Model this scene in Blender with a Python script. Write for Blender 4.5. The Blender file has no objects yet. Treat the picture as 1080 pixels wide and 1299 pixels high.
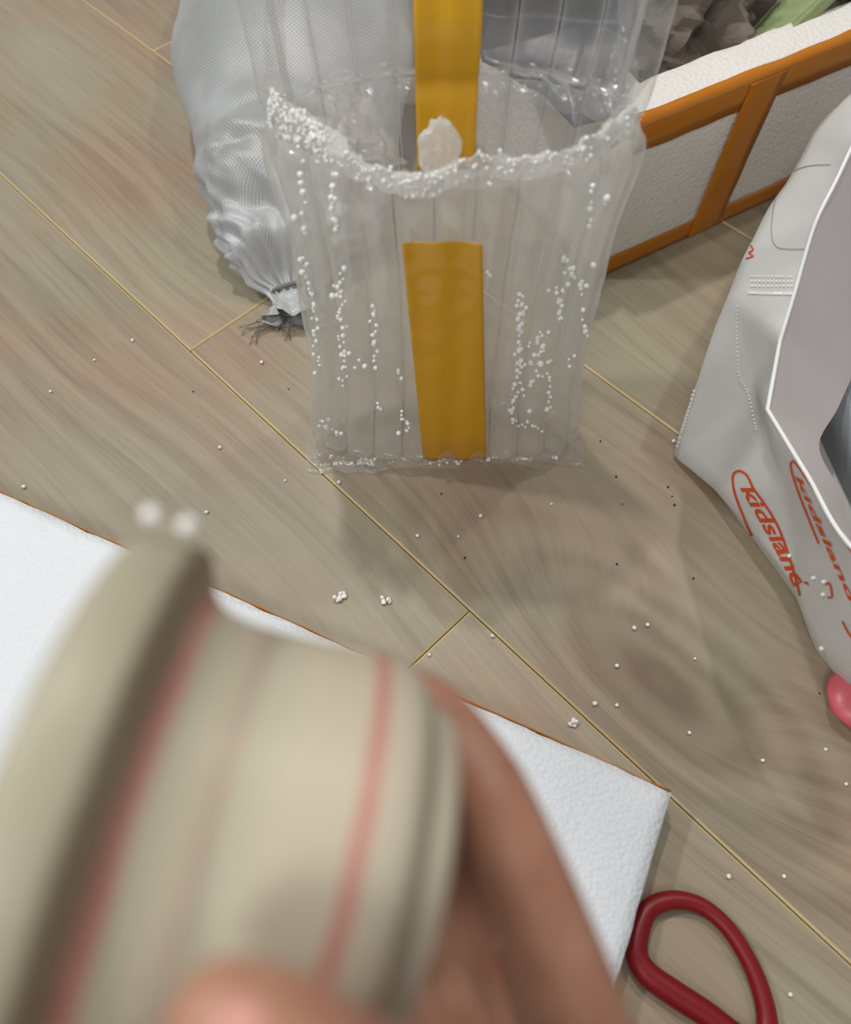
import bpy, bmesh, math, random
from mathutils import Vector, Matrix, noise
from mathutils.bvhtree import BVHTree
random.seed(7)
sc = bpy.context.scene
COL = sc.collection

# ---------------------------------------------------------------- camera
H = 0.60                      # camera height above the floor (m)
PITCH = math.radians(61.0)    # looking down from horizontal
F = 1000.0                    # focal length in pixels of the 1080x1299 frame
SP, CP = math.sin(PITCH), math.cos(PITCH)
cd = bpy.data.cameras.new('camera')
cam = bpy.data.objects.new('camera', cd); COL.objects.link(cam)
cam.location = (0, 0, H)
cam.rotation_euler = (math.radians(90) - PITCH, 0, 0)
cd.sensor_fit = 'VERTICAL'; cd.sensor_height = 36.0; cd.lens = F / 1299 * 36
cd.clip_start = 0.01
cd.dof.use_dof = True; cd.dof.focus_distance = 0.66; cd.dof.aperture_fstop = 4.8
sc.camera = cam

# ---------------------------------------------------------------- world, lamps, exposure
w = bpy.data.worlds.new('world'); sc.world = w; w.use_nodes = True
w.node_tree.nodes['Background'].inputs[0].default_value = (0.93, 0.97, 1.0, 1)
w.node_tree.nodes['Background'].inputs[1].default_value = 0.28
def lamp(name, loc, power, size, col):
    ld = bpy.data.lights.new(name, 'AREA'); ld.shape = 'DISK'; ld.size = size
    ld.energy = power; ld.color = col
    o = bpy.data.objects.new(name, ld); COL.objects.link(o); o.location = loc
    d = Vector((0.0, 0.45, 0)) - Vector(loc)
    o.rotation_euler = d.to_track_quat('-Z', 'Y').to_euler()
    return o
lamp('ceiling_lamp', (-0.30, 1.30, 2.4), 19, 0.10, (1.0, 0.95, 0.88))
lamp('ceiling_lamp', (0.95, 1.3, 2.4), 9, 0.10, (1.0, 0.93, 0.84))
lamp('ceiling_lamp', (-1.25, 0.60, 1.9), 14, 0.14, (0.97, 0.98, 1.0))  # added below ceiling height at left, so the floor dims towards the right
lamp('added_fill_light', (-0.60, -1.15, 2.3), 19, 0.75, (1.0, 0.97, 0.92))  # soft fill added behind the camera to brighten upright faces
sc.view_settings.view_transform = 'Standard'; sc.view_settings.look = 'None'
sc.view_settings.exposure = -0.06; sc.view_settings.gamma = 1.0
sc.view_settings.use_curve_mapping = False
sc.cycles.transparent_max_bounces = 40; sc.cycles.max_bounces = 10

# ---------------------------------------------------------------- helpers
def P(x, y, z=0.0):
    """world point of photo pixel (x, y) at height z"""
    d = y - 650.0
    k = (H - z) / (F * SP + d * CP)
    return Vector(((x - 540.0) * k, (F * CP - d * SP) * k, z))
def PY(x, y, Y):
    """world point of photo pixel (x, y) on the upright plane at distance Y"""
    d = y - 650.0
    k = Y / (F * CP - d * SP)
    return Vector(((x - 540.0) * k, Y, H - (F * SP + d * CP) * k))
def W(x, y, dep):
    """world point at camera depth dep"""
    d = y - 650.0; k = dep / F
    return Vector(((x - 540.0) * k, (F * CP - d * SP) * k, H - (F * SP + d * CP) * k))
def lin(c):
    return tuple(((v / 255) / 12.92 if v / 255 <= 0.04045 else ((v / 255 + 0.055) / 1.055) ** 2.4) for v in c) + (1,)
def mesh_obj(name, verts, faces, mat, parent=None, smooth=True):
    me = bpy.data.meshes.new(name)
    me.from_pydata([tuple(v) for v in verts], [], faces)
    me.update()
    return from_me(name, me, mat, parent, smooth)
def from_me(name, me, mat, parent=None, smooth=True):
    if mat is not None:
        for m in (mat if isinstance(mat, (list, tuple)) else [mat]): me.materials.append(m)
    if smooth:
        me.polygons.foreach_set('use_smooth', [True] * len(me.polygons))
    o = bpy.data.objects.new(name, me); COL.objects.link(o)
    if parent: o.parent = parent
    return o
def from_bm(name, bm, mat, parent=None, smooth=True):
    me = bpy.data.meshes.new(name); bm.normal_update(); bm.to_mesh(me); bm.free()
    return from_me(name, me, mat, parent, smooth)
def empty(name, loc=(0, 0, 0)):
    o = bpy.data.objects.new(name, None); COL.objects.link(o); o.location = loc
    o.empty_display_size = 0.02
    return o
def tag(o, label, cat, group=None):
    o['label'] = label; o['category'] = cat
    if group: o['group'] = group
    return o
def reparent(o, par):
    """parent with the part's geometry left in world coordinates"""
    o.parent = par; o.matrix_parent_inverse = Matrix.Translation(-par.location)
    return o
def tube(path, rad, sides=10, closed=False, flat=1.0, up=None):
    """verts, faces of a tube through path; rad may be a list"""
    n = len(path); V = []; Fc = []
    prev = None
    for i, p in enumerate(path):
        a = path[(i - 1) % n] if (closed or i > 0) else path[i]
        b = path[(i + 1) % n] if (closed or i < n - 1) else path[i]
        t = (b - a).normalized()
        if up is not None: u = (up - t * up.dot(t)).normalized()
        else:
            if prev is None: prev = Vector((0, 0, 1)) if abs(t.z) < .9 else Vector((1, 0, 0))
            u = (prev - t * prev.dot(t)).normalized()
        prev = u; s = t.cross(u)
        r = rad[i] if isinstance(rad, (list, tuple)) else rad
        for k in range(sides):
            an = 2 * math.pi * k / sides
            V.append(p + s * math.cos(an) * r + u * math.sin(an) * r * flat)
    m = n if closed else n - 1
    for i in range(m):
        for k in range(sides):
            j = (i + 1) % n
            Fc.append((i * sides + k, i * sides + (k + 1) % sides, j * sides + (k + 1) % sides, j * sides + k))
    if not closed:
        Fc.append(tuple(range(sides))[::-1]); Fc.append(tuple((n - 1) * sides + k for k in range(sides)))
    return V, Fc
def spline(pts, per=8, closed=False):
    out = []; n = len(pts)
    rng = n if closed else n - 1
    for i in range(rng):
        p0 = pts[(i - 1) % n] if (closed or i > 0) else pts[0]
        p1 = pts[i]; p2 = pts[(i + 1) % n]
        p3 = pts[(i + 2) % n] if (closed or i < n - 2) else pts[-1]
        for k in range(per):
            t = k / per
            out.append(0.5 * ((2 * p1) + (p2 - p0) * t + (2 * p0 - 5 * p1 + 4 * p2 - p3) * t * t + (3 * p1 - p0 - 3 * p2 + p3) * t ** 3))
    if not closed: out.append(pts[-1].copy())
    return out
def interp(tab, x):
    if x <= tab[0][0]: return tab[0][1]
    for (a, va), (b, vb) in zip(tab, tab[1:]):
        if x <= b:
            t = (x - a) / (b - a); t = t * t * (3 - 2 * t)
            return va + (vb - va) * t
    return tab[-1][1]
def grid(nu, nv, fn, flip=False):
    V = [fn(i / (nu - 1), j / (nv - 1)) for i in range(nu) for j in range(nv)]
    Fc = []
    for i in range(nu - 1):
        for j in range(nv - 1):
            q = (i * nv + j, (i + 1) * nv + j, (i + 1) * nv + j + 1, i * nv + j + 1)
            Fc.append(q[::-1] if flip else q)
    return V, Fc

# ---- node helpers
class N:
    def __init__(s, name):
        s.m = bpy.data.materials.new(name); s.m.use_nodes = True
        s.t = s.m.node_tree; s.n = s.t.nodes; s.b = s.n['Principled BSDF']; s.out = s.n['Material Output']
    def add(s, typ, **kw):
        nd = s.n.new(typ)
        for k, v in kw.items():
            if k.startswith('i_'):
                key = k[2:]
                key = int(key) if key.isdigit() else key.replace('_', ' ')
                nd.inputs[key].default_value = v
            else: setattr(nd, k, v)
        return nd
    def link(s, a, b): s.t.links.new(a, b)
    def math(s, op, a, b=None, c=None):
        nd = s.add('ShaderNodeMath', operation=op)
        for i, v in enumerate((a, b, c)):
            if v is None: continue
            if isinstance(v, (int, float)): nd.inputs[i].default_value = v
            else: s.link(v, nd.inputs[i])
        return nd.outputs[0]
    def ramp(s, fac, stops):
        nd = s.add('ShaderNodeValToRGB'); e = nd.color_ramp.elements
        while len(e) < len(stops): e.new(0.5)
        for el, (p, c) in zip(e, stops): el.position = p; el.color = c
        s.link(fac, nd.inputs[0]); return nd.outputs[0]
    def mix(s, fac, a, b, typ='MIX'):
        nd = s.add('ShaderNodeMix', data_type='RGBA', blend_type=typ)
        for i, v in ((0, fac), (6, a), (7, b)):
            if isinstance(v, (int, float)): nd.inputs[i].default_value = v
            elif isinstance(v, tuple): nd.inputs[i].default_value = v
            else: s.link(v, nd.inputs[i])
        return nd.outputs[2]
    def noise(s, vec, scale, detail=4, rough=.5, dist=0):
        nd = s.add('ShaderNodeTexNoise'); nd.inputs['Scale'].default_value = scale
        nd.inputs['Detail'].default_value = detail; nd.inputs['Roughness'].default_value = rough
        nd.inputs['Distortion'].default_value = dist
        if vec is not None: s.link(vec, nd.inputs['Vector'])
        return nd.outputs['Fac']
    def bump(s, h, strength=.3, dist=.002, nrm=None):
        nd = s.add('ShaderNodeBump'); nd.inputs['Strength'].default_value = strength
        nd.inputs['Distance'].default_value = dist; s.link(h, nd.inputs['Height'])
        if nrm is not None: s.link(nrm, nd.inputs['Normal'])
        s.link(nd.outputs[0], s.b.inputs['Normal']); return nd.outputs[0]
    def geo(s): return s.add('ShaderNodeNewGeometry').outputs['Position']
    def objc(s): return s.add('ShaderNodeTexCoord').outputs['Object']
    def mapping(s, vec, rot=(0, 0, 0), scale=(1, 1, 1), loc=(0, 0, 0)):
        nd = s.add('ShaderNodeMapping'); s.link(vec, nd.inputs[0])
        nd.inputs['Location'].default_value = loc
        nd.inputs['Rotation'].default_value = rot; nd.inputs['Scale'].default_value = scale
        return nd.outputs[0]
def simple(name, col, rough=.5, bscale=None, bstr=.2, bdist=.001, var=0.0, **kw):
    m = N(name); m.b.inputs['Roughness'].default_value = rough
    c = lin(col)
    if var:
        f = m.noise(m.geo(), 60, 3)
        dk = tuple(v * (1 - var) for v in c[:3]) + (1,); lt = tuple(min(1, v * (1 + var)) for v in c[:3]) + (1,)
        m.link(m.ramp(f, [(0.3, dk), (0.7, lt)]), m.b.inputs['Base Color'])
    else: m.b.inputs['Base Color'].default_value = c
    if bscale: m.bump(m.noise(m.geo(), bscale, 3), bstr, bdist)
    for k, v in kw.items(): m.b.inputs[k.replace('_', ' ')].default_value = v
    return m.m

# ---------------------------------------------------------------- floor materials
ANG = math.atan2(-0.714, 0.700)   # plank direction
def wood_material():
    m = N('oak_laminate')
    p = m.mapping(m.geo(), rot=(0, 0, -ANG))       # x runs along the planks
    rnd = m.add('ShaderNodeObjectInfo').outputs['Random']
    sep = m.add('ShaderNodeSeparateXYZ'); m.link(p, sep.inputs[0])
    off = m.math('MULTIPLY', rnd, 7.0)
    ux = m.math('ADD', sep.outputs[0], off)
    comb = m.add('ShaderNodeCombineXYZ')
    # knot: pulls the growth lines round itself
    kx, ky = KNOT
    dx = m.math('MULTIPLY', m.math('SUBTRACT', sep.outputs[0], kx), 9.5)
    dy = m.math('MULTIPLY', m.math('SUBTRACT', sep.outputs[1], ky), 24.0)
    r2 = m.math('ADD', m.math('MULTIPLY', dx, dx), m.math('MULTIPLY', dy, dy))
    g = m.math('EXPONENT', m.math('MULTIPLY', r2, -0.42))
    c0 = m.add('ShaderNodeCombineXYZ'); m.link(ux, c0.inputs[0]); m.link(m.math('ADD', sep.outputs[1], off), c0.inputs[1]); v0 = c0.outputs[0]
    low = m.noise(m.mapping(v0, scale=(1.6, 5.0, 1)), 1.0, 1)
    vy = m.math('ADD', sep.outputs[1], m.math('MULTIPLY', low, 0.10))
    vy = m.math('ADD', vy, m.math('MULTIPLY', g, 0.085))
    m.link(ux, comb.inputs[0]); m.link(vy, comb.inputs[1]); m.link(off, comb.inputs[2])
    v = comb.outputs[0]
    rings = m.noise(m.mapping(v, scale=(2.4, 80, 1)), 1.0, 4, .65)
    fine = m.noise(m.mapping(v, scale=(14, 420, 1)), 1.0, 3, .6)
    pores = m.noise(m.mapping(p, scale=(40, 1100, 1)), 1.0, 2, .6)
    tone = m.noise(m.mapping(v, scale=(2.2, 6, 1)), 1.0, 3)
    f = m.math('ADD', m.math('MULTIPLY', rings, .48), m.math('MULTIPLY', fine, .20))
    f = m.math('ADD', f, m.math('MULTIPLY', tone, .34))
    rr = m.math('ADD', m.math('MULTIPLY', m.math('SQRT', r2), 11.0), m.math('MULTIPLY', m.noise(p, 16, 2), 5.0))
    ring = m.math('MULTIPLY', m.math('SINE', rr), m.math('MULTIPLY', m.math('EXPONENT', m.math('MULTIPLY', r2, -.34)), .10))
    f = m.math('ADD', f, ring)
    base = m.ramp(f, [(0.36, lin((140, 128, 111))), (0.52, lin((163, 152, 135))), (0.70, lin((177, 167, 151)))])
    base = m.mix(m.math('MULTIPLY', m.math('EXPONENT', m.math('MULTIPLY', r2, -1.6)), m.math('ADD', .25, m.math('MULTIPLY', rings, .9))), base, lin((104, 84, 66)))
    tint = m.ramp(m.noise(p, 5.0, 2), [(0.36, lin((252, 236, 226))), (0.6, lin((244, 248, 238)))])
    base = m.mix(1.0, base, tint, 'MULTIPLY')
    val = m.math('ADD', .95, m.math('MULTIPLY', rnd, .08))
    cc = m.add('ShaderNodeCombineColor'); [m.link(val, cc.inputs[i]) for i in range(3)]
    base = m.mix(1.0, base, cc.outputs[0], 'MULTIPLY')
    m.link(base, m.b.inputs['Base Color'])
    m.link(m.math('ADD', .38, m.math('MULTIPLY', fine, .14)), m.b.inputs['Roughness'])
    m.bump(m.math('ADD', fine, m.math('MULTIPLY', pores, .5)), .12, .0006)
    return m.m
kw = P(838, 868)
cA, sA = math.cos(-ANG), math.sin(-ANG)
KNOT = (kw.x * cA - kw.y * sA, kw.x * sA + kw.y * cA)
M_wood = wood_material()
M_bevel = simple('plank_edge', (202, 182, 140), .45)
M_gap = simple('subfloor', (74, 60, 40), .9)

# ---------------------------------------------------------------- floor
fl = empty('floor'); fl['kind'] = 'structure'
sub = mesh_obj('subfloor', [(-2.2, -1.5, -.012), (2.4, -1.5, -.012), (2.4, 3.0, -.012), (-2.2, 3.0, -.012),
    (-2.2, -1.5, -.02), (2.4, -1.5, -.02), (2.4, 3.0, -.02), (-2.2, 3.0, -.02)],
    [(0, 1, 2, 3), (7, 6, 5, 4), (0, 4, 5, 1), (1, 5, 6, 2), (2, 6, 7, 3), (3, 7, 4, 0)], M_gap, fl, False)
PW = 0.262; N0 = 0.1945; PL = 1.22; GAP = 0.0005; BV = 0.0017
def plank_mesh(x0, x1, name='plank'):
    a, b, c, d = x0 + GAP, x1 - GAP, GAP, PW - GAP
    z0, z1, z2 = -.012, -BV * .8, 0
    V = [(a, c, z0), (b, c, z0), (b, d, z0), (a, d, z0), (a, c, z1), (b, c, z1), (b, d, z1), (a, d, z1),
         (a + BV, c + BV, z2), (b - BV, c + BV, z2), (b - BV, d - BV, z2), (a + BV, d - BV, z2)]
    Fc = [(8, 9, 10, 11)] + [(0 + i, (i + 1) % 4, 4 + (i + 1) % 4, 4 + i) for i in range(4)] + \
         [(4 + i, 4 + (i + 1) % 4, 8 + (i + 1) % 4, 8 + i) for i in range(4)]
    me = bpy.data.meshes.new(name); me.from_pydata(V, [], Fc); me.update()
    me.materials.append(M_wood); me.materials.append(M_bevel)
    for p_ in me.polygons:
        if p_.index >= 5: p_.material_index = 1
    return me
pm = plank_mesh(0, PL)
nd = Vector((0.714, 0.700, 0)); ud = Vector((0.700, -0.714, 0))
joints = {0: -.529, -1: -.147, 1: -.968, -2: -.80, 2: -.42, 3: -.10}
for r in range(-11, 15):
    j0 = joints.get(r, -.3 + .37 * r % PL)
    for k in range(-5, 5):
        c = nd * (N0 + PW * r) + ud * (j0 + PL * k)
        mid = c + ud * PL / 2
        if not (-2.9 < mid.x < 3.1 and -2.2 < mid.y < 3.7): continue
        o = bpy.data.objects.new('plank', pm); COL.objects.link(o)
        o.parent = fl; o.location = c; o.rotation_euler = (0, 0, ANG)

# ---------------------------------------------------------------- foam materials
def eps(name, col, scale=330, st=.35, rough=.55):
    m = N(name); g = m.geo()
    v = m.add('ShaderNodeTexVoronoi'); v.inputs['Scale'].default_value = scale; m.link(g, v.inputs['Vector'])
    n = m.noise(g, 25, 3)
    m.link(m.mix(m.math('MULTIPLY', v.outputs['Distance'], .22), lin(col), lin(tuple(int(c * .86) for c in col))), m.b.inputs['Base Color'])
    m.b.inputs['Roughness'].default_value = rough
    m.b.inputs['Subsurface Weight'].default_value = .15
    m.b.inputs['Subsurface Radius'].default_value = (.004, .004, .004)
    m.b.inputs['Subsurface Scale'].default_value = 1
    h = m.math('ADD', m.math('MULTIPLY', v.outputs['Distance'], -1.0), m.math('MULTIPLY', n, 1.2))
    m.bump(h, st, .0016)
    return m.m
M_eps = eps('white_foam', (230, 234, 238))
M_eps2 = eps('box_foam', (238, 234, 229), 260, .5)
def tape_mat(name, col, alpha, rough=.22):
    m = N(name); m.b.inputs['Base Color'].default_value = lin(col)
    m.b.inputs['Roughness'].default_value = rough
    m.b.inputs['Alpha'].default_value = alpha
    m.b.inputs['Coat Weight'].default_value = .3
    m.bump(m.noise(m.mapping(m.geo(), scale=(1, 1, .4)), 60, 3), .15, .001)
    return m.m
M_tape = tape_mat('amber_tape', (216, 158, 2), .97, .5)
M_tape2 = tape_mat('orange_tape', (200, 120, 8), .93)
M_tape3 = tape_mat('amber_tape_back', (238, 178, 30), .97)

def foam_block(L, Wd, T, name, parent, nx=64, ny=42, rough=.0009):
    """slab with crumbly, slightly wavy edges; local x in 0..L, y in 0..Wd, z 0..T"""
    bm = bmesh.new()
    V = {}
    def vert(i, j, k):
        x, y, z = L * i / nx, Wd * j / ny, T * k / 4
        key = (i, j, k)
        if key in V: return V[key]
        p = Vector((x, y, z)); 
        n = noise.noise_vector(p * 160) * rough + noise.noise_vector(p * 30) * rough * 1.1
        ex = (i in (0, nx)); ey = (j in (0, ny)); ez = (k in (0, 4))
        if ex + ey + ez >= 2:
            c = Vector((L / 2, Wd / 2, T / 2)); s = Vector(((1 if i == 0 else -1) * ex, (1 if j == 0 else -1) * ey, (1 if k == 0 else -1) * ez))
            n += s * .0016
        if k == 0: n.z = 0
        V[key] = bm.verts.new(p + n); return V[key]
    for i in range(nx):
        for j in range(ny):
            for k, f in ((0, -1), (4, 1)):
                q = [vert(i, j, k), vert(i + 1, j, k), vert(i + 1, j + 1, k), vert(i, j + 1, k)]
                bm.faces.new(q if f > 0 else q[::-1])
    for k in range(4):
        for i in range(nx):
            bm.faces.new([vert(i, 0, k), vert(i + 1, 0, k), vert(i + 1, 0, k + 1), vert(i, 0, k + 1)])
            bm.faces.new([vert(i, ny, k), vert(i + 1, ny, k), vert(i + 1, ny, k + 1), vert(i, ny, k + 1)][::-1])
        for j in range(ny):
            bm.faces.new([vert(0, j, k), vert(0, j + 1, k), vert(0, j + 1, k + 1), vert(0, j, k + 1)][::-1])
            bm.faces.new([vert(nx, j, k), vert(nx, j + 1, k), vert(nx, j + 1, k + 1), vert(nx, j, k + 1)])
    return from_bm(name, bm, M_eps, parent)

# ---------------------------------------------------------------- foam lid lying on the floor
TZ = 0.034
c1 = P(856, 1004, TZ); e1 = (P(0, 622, TZ) - c1); e1.z = 0; e1.normalize()
e2 = Vector((-e1.y * -1, -e1.x * 1, 0)); e2 = Vector((e1.y, -e1.x, 0)); e2 = -e2 if e2.y > 0 else e2
lid = empty('polystyrene_block', (c1.x, c1.y, 0))
lid.rotation_euler = (0, 0, math.atan2(e1.y, e1.x))
tag(lid, 'large flat white polystyrene foam slab lying on the floor under the hand', 'foam slab')
fb = foam_block(.64, .42, TZ, 'foam_panel', lid)
# local frame: x along the long edge away from the corner, y must run towards e2
if (Matrix.Rotation(lid.rotation_euler.z, 3, 'Z') @ Vector((0, 1, 0))).dot(e2) < 0: pass
lid_x = lid.rotation_euler.z
yflip = (Matrix.Rotation(lid_x, 3, 'Z') @ Vector((0, 1, 0))).dot(e2)
if yflip < 0:
    fb.data.transform(Matrix.Translation((0, -.42, 0)))
yf = 0.0009 if yflip < 0 else -0.0009
def lidstrip(x0, x1, z0, z1, name='tape_strip'):
    n = 60
    def f(u, v):
        x = x0 + (x1 - x0) * u
        return Vector((x, yf * .3 + .0006 * noise.noise(Vector((x * 60, 3, 0))), z0 + (z1 - z0) * v + (v > .5) * .0045 * noise.noise(Vector((x * 75, 0, 0)))))
    V, Fc = grid(n, 2, f, yflip > 0)
    o = mesh_obj(name, V, Fc, M_tape2, lid)
    s = o.modifiers.new('thickness', 'SOLIDIFY'); s.thickness = .0004
    o['label'] = 'orange tape along the side of the foam slab'
    return o
lidstrip(.001, .62, .006, TZ - .0045)

# ---------------------------------------------------------------- foam box with orange tape
BZ = 0.174
bo = P(752, 355, 0); bdir = Vector((.864, .503, 0)); bperp = Vector((-.503, .864, 0))
boxr = empty('foam_box', (bo.x, bo.y, 0)); boxr.rotation_euler = (0, 0, math.atan2(.503, .864))
tag(boxr, 'open white polystyrene box edged with orange tape, behind the air column bag', 'foam box')
BL, BW, WT = .66, .34, .050
def box_shell():
    bm = bmesh.new(); nx, nz = 70, 10
    def ring(x0, y0, x1, y1, z, n=40, rgh=.0008):
        pts = []
        for (ax, ay), (bx, by) in (((x0, y0), (x1, y0)), ((x1, y0), (x1, y1)), ((x1, y1), (x0, y1)), ((x0, y1), (x0, y0))):
            for i in range(n):
                p = Vector((ax + (bx - ax) * i / n, ay + (by - ay) * i / n, z))
                p += noise.noise_vector(p * 150) * rgh + noise.noise_vector(p * 25) * rgh * 1.5
                if z == 0: p.z = 0
                pts.append(bm.verts.new(p))
        return pts
    rings = [ring(0, 0, BL, BW, BZ * k / 8) for k in range(8)]
    rings.append(ring(.000, .000, BL, BW, BZ - .006))
    rings.append(ring(.002, .002, BL - .002, BW - .002, BZ - .001))
    for t in (.15, .3, .5, .7, .88): rings.append(ring(WT * t, WT * t, BL - WT * t, BW - WT * t, BZ + .0015, rgh=.0016))
    rings.append(ring(WT, WT, BL - WT, BW - WT, BZ - .003, rgh=.0022))
    for k in (6, 4, 2, 1): rings.append(ring(WT, WT, BL - WT, BW - WT, BZ * k / 8))
    for a, b in zip(rings, rings[1:]):
        n = len(a)
        for i in range(n): bm.faces.new((a[i], a[(i + 1) % n], b[(i + 1) % n], b[i]))
    bm.faces.new(rings[-1]); bm.faces.new(rings[0][::-1])
    return bm
from_bm('box_body', box_shell(), M_eps2, boxr)
def ribbon(pts, wvec, wid, mat, parent, name, off=Vector((0, 0, 0)), n=40, th=.0004, amp=.0004):
    path = spline(pts, max(2, n // max(1, len(pts) - 1)))
    V = []; Fc = []
    for i, p in enumerate(path):
        for j in range(5):
            q = p + wvec * wid * (j / 4 - .5) + off
            q = q + noise.noise_vector(q * 45) * amp
            V.append(q)
    for i in range(len(path) - 1):
        for j in range(4): Fc.append((i * 5 + j, i * 5 + j + 1, i * 5 + 6 + j, i * 5 + 5 + j))
    o = mesh_obj(name, V, Fc, mat, parent)
    s = o.modifiers.new('thickness', 'SOLIDIFY'); s.thickness = th; s.offset = 0
    return o
X, Y, Z = Vector((1, 0, 0)), Vector((0, 1, 0)), Vector((0, 0, 1))
fy = -.0016
def lv(x, y, z): return Vector((x, y, z))
ribbon([lv(.012, fy, .012), lv(.3, fy, .0125), lv(.64, fy, .012)], Z, .023, M_tape2, boxr, 'tape_strip')['label'] = 'lower horizontal orange tape'
def edge_tape():
    n = 90; prof = [(fy, BZ - .030), (fy, BZ - .016), (fy, BZ - .004), (-.0006, BZ + .0006), (.004, BZ + .0022), (.007, BZ + .0034)]
    V = []; Fc = []
    for i in range(n):
        x = .010 + (BL - .02) * i / (n - 1)
        for j, (y, z) in enumerate(prof):
            k = .0012 * noise.noise(Vector((x * 30, j * .3, 0)))
            V.append(Vector((x, y + (k if j >= 4 else k * .2), z + (k if j in (0, 4, 5) else 0))))
    m_ = len(prof)
    for i in range(n - 1):
        for j in range(m_ - 1): Fc.append((i * m_ + j, (i + 1) * m_ + j, (i + 1) * m_ + j + 1, i * m_ + j + 1))
    o = mesh_obj('tape_strip', V, Fc, M_tape2, boxr); o['label'] = 'upper orange tape folded over the rim'
    s = o.modifiers.new('thickness', 'SOLIDIFY'); s.thickness = .0004; s.offset = 0
edge_tape()
ribbon([lv(.146, fy - .0008, .001), lv(.150, fy - .0008, .09), lv(.156, fy - .0008, BZ - .004)], X, .044, M_tape2, boxr, 'tape_strip')['label'] = 'upright orange tape crossing the box front'

# ---------------------------------------------------------------- crumpled paper and things in the box
def crumple_blob(size, seed, folds=26, sub=4, depth=.35, sharp=0):
    rnd = random.Random(seed); bm = bmesh.new()
    bmesh.ops.create_icosphere(bm, subdivisions=sub, radius=1)
    pl = []
    for _ in range(folds):
        n = Vector((rnd.gauss(0, 1), rnd.gauss(0, 1), rnd.gauss(0, 1))).normalized()
        m_ = Vector((rnd.gauss(0, 1), rnd.gauss(0, 1), rnd.gauss(0, 1))).normalized()
        pl.append((n, m_, rnd.uniform(-.7, .7), rnd.uniform(.3, 1) * depth))
    for v in bm.verts:
        p = v.co.copy(); d = 0
        for n, m_, c, a in pl:
            t = p.dot(n) - c
            d += a * (abs((t * 2.3) % 1.0 - .5) - .25) * .5
        if sharp:
            q = p * 1.9 + Vector((seed, 0, 0)); a_ = noise.voronoi(q)[0]; b_ = noise.voronoi(p * 4.3 + Vector((0, seed, 0)))[0]
            d = d * .35 + sharp * ((a_[1] - a_[0]) * .42 - abs(noise.noise(q * 1.3)) * .5 + (b_[1] - b_[0]) * .16)
        v.co = Vector((p.x * size[0], p.y * size[1], p.z * size[2])) * (1 + d)
    return bm
M_paper = simple('grey_brown_paper', (112, 101, 91), .75, 90, .2, .001, var=.12)
M_dark = simple('dark_plastic', (48, 50, 52), .4, 40, .2, .002)
M_slate = simple('slate_grey_plastic', (58, 60, 74), .35, 30, .3, .003)
def bx(x, y, z): return boxr.matrix_world @ Vector((x, y, z))
rotm = Matrix.Translation(boxr.location) @ Matrix.Rotation(boxr.rotation_euler.z, 4, 'Z')
def inbox(x, y, z): return rotm @ Vector((x, y, z))
def blob(name, loc, size, seed, mat, label, cat, group=None, rz=0, **k):
    o = from_bm(name, crumple_blob(size, seed, **k), mat, None, False)
    o.location = loc; o.rotation_euler = (0, 0, rz); return tag(o, label, cat, group)
blob('crumpled_paper', inbox(.165, .175, .130), (.105, .11, .115), 5, M_paper, 'big ball of crumpled grey-brown packing paper at the near end of the foam box', 'packing paper', sub=6, folds=20, depth=.42, sharp=.8)
blob('crumpled_paper', inbox(.385, .215, .12), (.062, .07, .09), 11, M_paper, 'smaller crumpled grey-brown paper wad behind the green pad', 'packing paper', sub=6, folds=20, depth=.4, sharp=.8)
blob('dark_bundle', inbox(.525, .165, .12), (.075, .10, .07), 3, M_dark, 'dark grey rounded bundle at the far right end inside the foam box', 'bundle', folds=6, depth=.12)
def green_pad():
    bm = bmesh.new(); bmesh.ops.create_cube(bm, size=1)
    bmesh.ops.bevel(bm, geom=bm.edges[:], offset=.06, segments=2, affect='EDGES')
    bmesh.ops.subdivide_edges(bm, edges=bm.edges[:], cuts=3, use_grid_fill=True)
    for v in bm.verts:
        p = v.co.copy(); v.co = Vector((p.x * .150, p.y * .050, p.z * .014)); v.co += noise.noise_vector(v.co * 40) * .002
        v.co.z += .010 * math.sin(p.x * 2.2)
    return bm
M_green = simple('green_foam_sheet', (142, 158, 108), .7, 200, .25, .001, var=.08)
g = from_bm('green_pad', green_pad(), M_green); g.location = inbox(.258, .066, .172)
g.rotation_euler = (math.radians(-28), math.radians(-10), boxr.rotation_euler.z + .16)
tag(g, 'pale green foam pad wedged between the paper and the box wall', 'foam pad')
# slate plastic bag hanging over the near-left wall
def slate():
    a = [P(600, -40, .25), P(700, -50, .25), P(800, -30, .24)]
    rows = [[P(590, -60, .26), P(680, -60, .26), P(740, -60, .26), P(812, -50, .25)],
            [P(600, 20, .20), P(680, 25, .205), P(740, 30, .21), P(800, 60, .20)],
            [P(612, 80, .185), P(670, 92, .19), P(730, 110, .19), P(790, 120, .185)],
            [P(655, 105, .176), P(690, 128, .177), P(726, 164, .178), P(770, 150, .177)]]
    def f(u, v):
        i = min(int(u * 3), 2); t = u * 3 - i; j = min(int(v * 3), 2); s = v * 3 - j
        p = (rows[i][j] * (1 - s) + rows[i][j + 1] * s) * (1 - t) + (rows[i + 1][j] * (1 - s) + rows[i + 1][j + 1] * s) * t
        p = p + noise.noise_vector(p * 22) * .006
        p.z += .003
        return p
    return grid(28, 28, f)
V, Fc = slate()
o = mesh_obj('plastic_sheet', V, Fc, M_slate)
s = o.modifiers.new('thickness', 'SOLIDIFY'); s.thickness = .002
tag(o, 'slate grey plastic sheet draped over the foam box corner, seen through the air column flap', 'plastic sheet')

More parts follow.
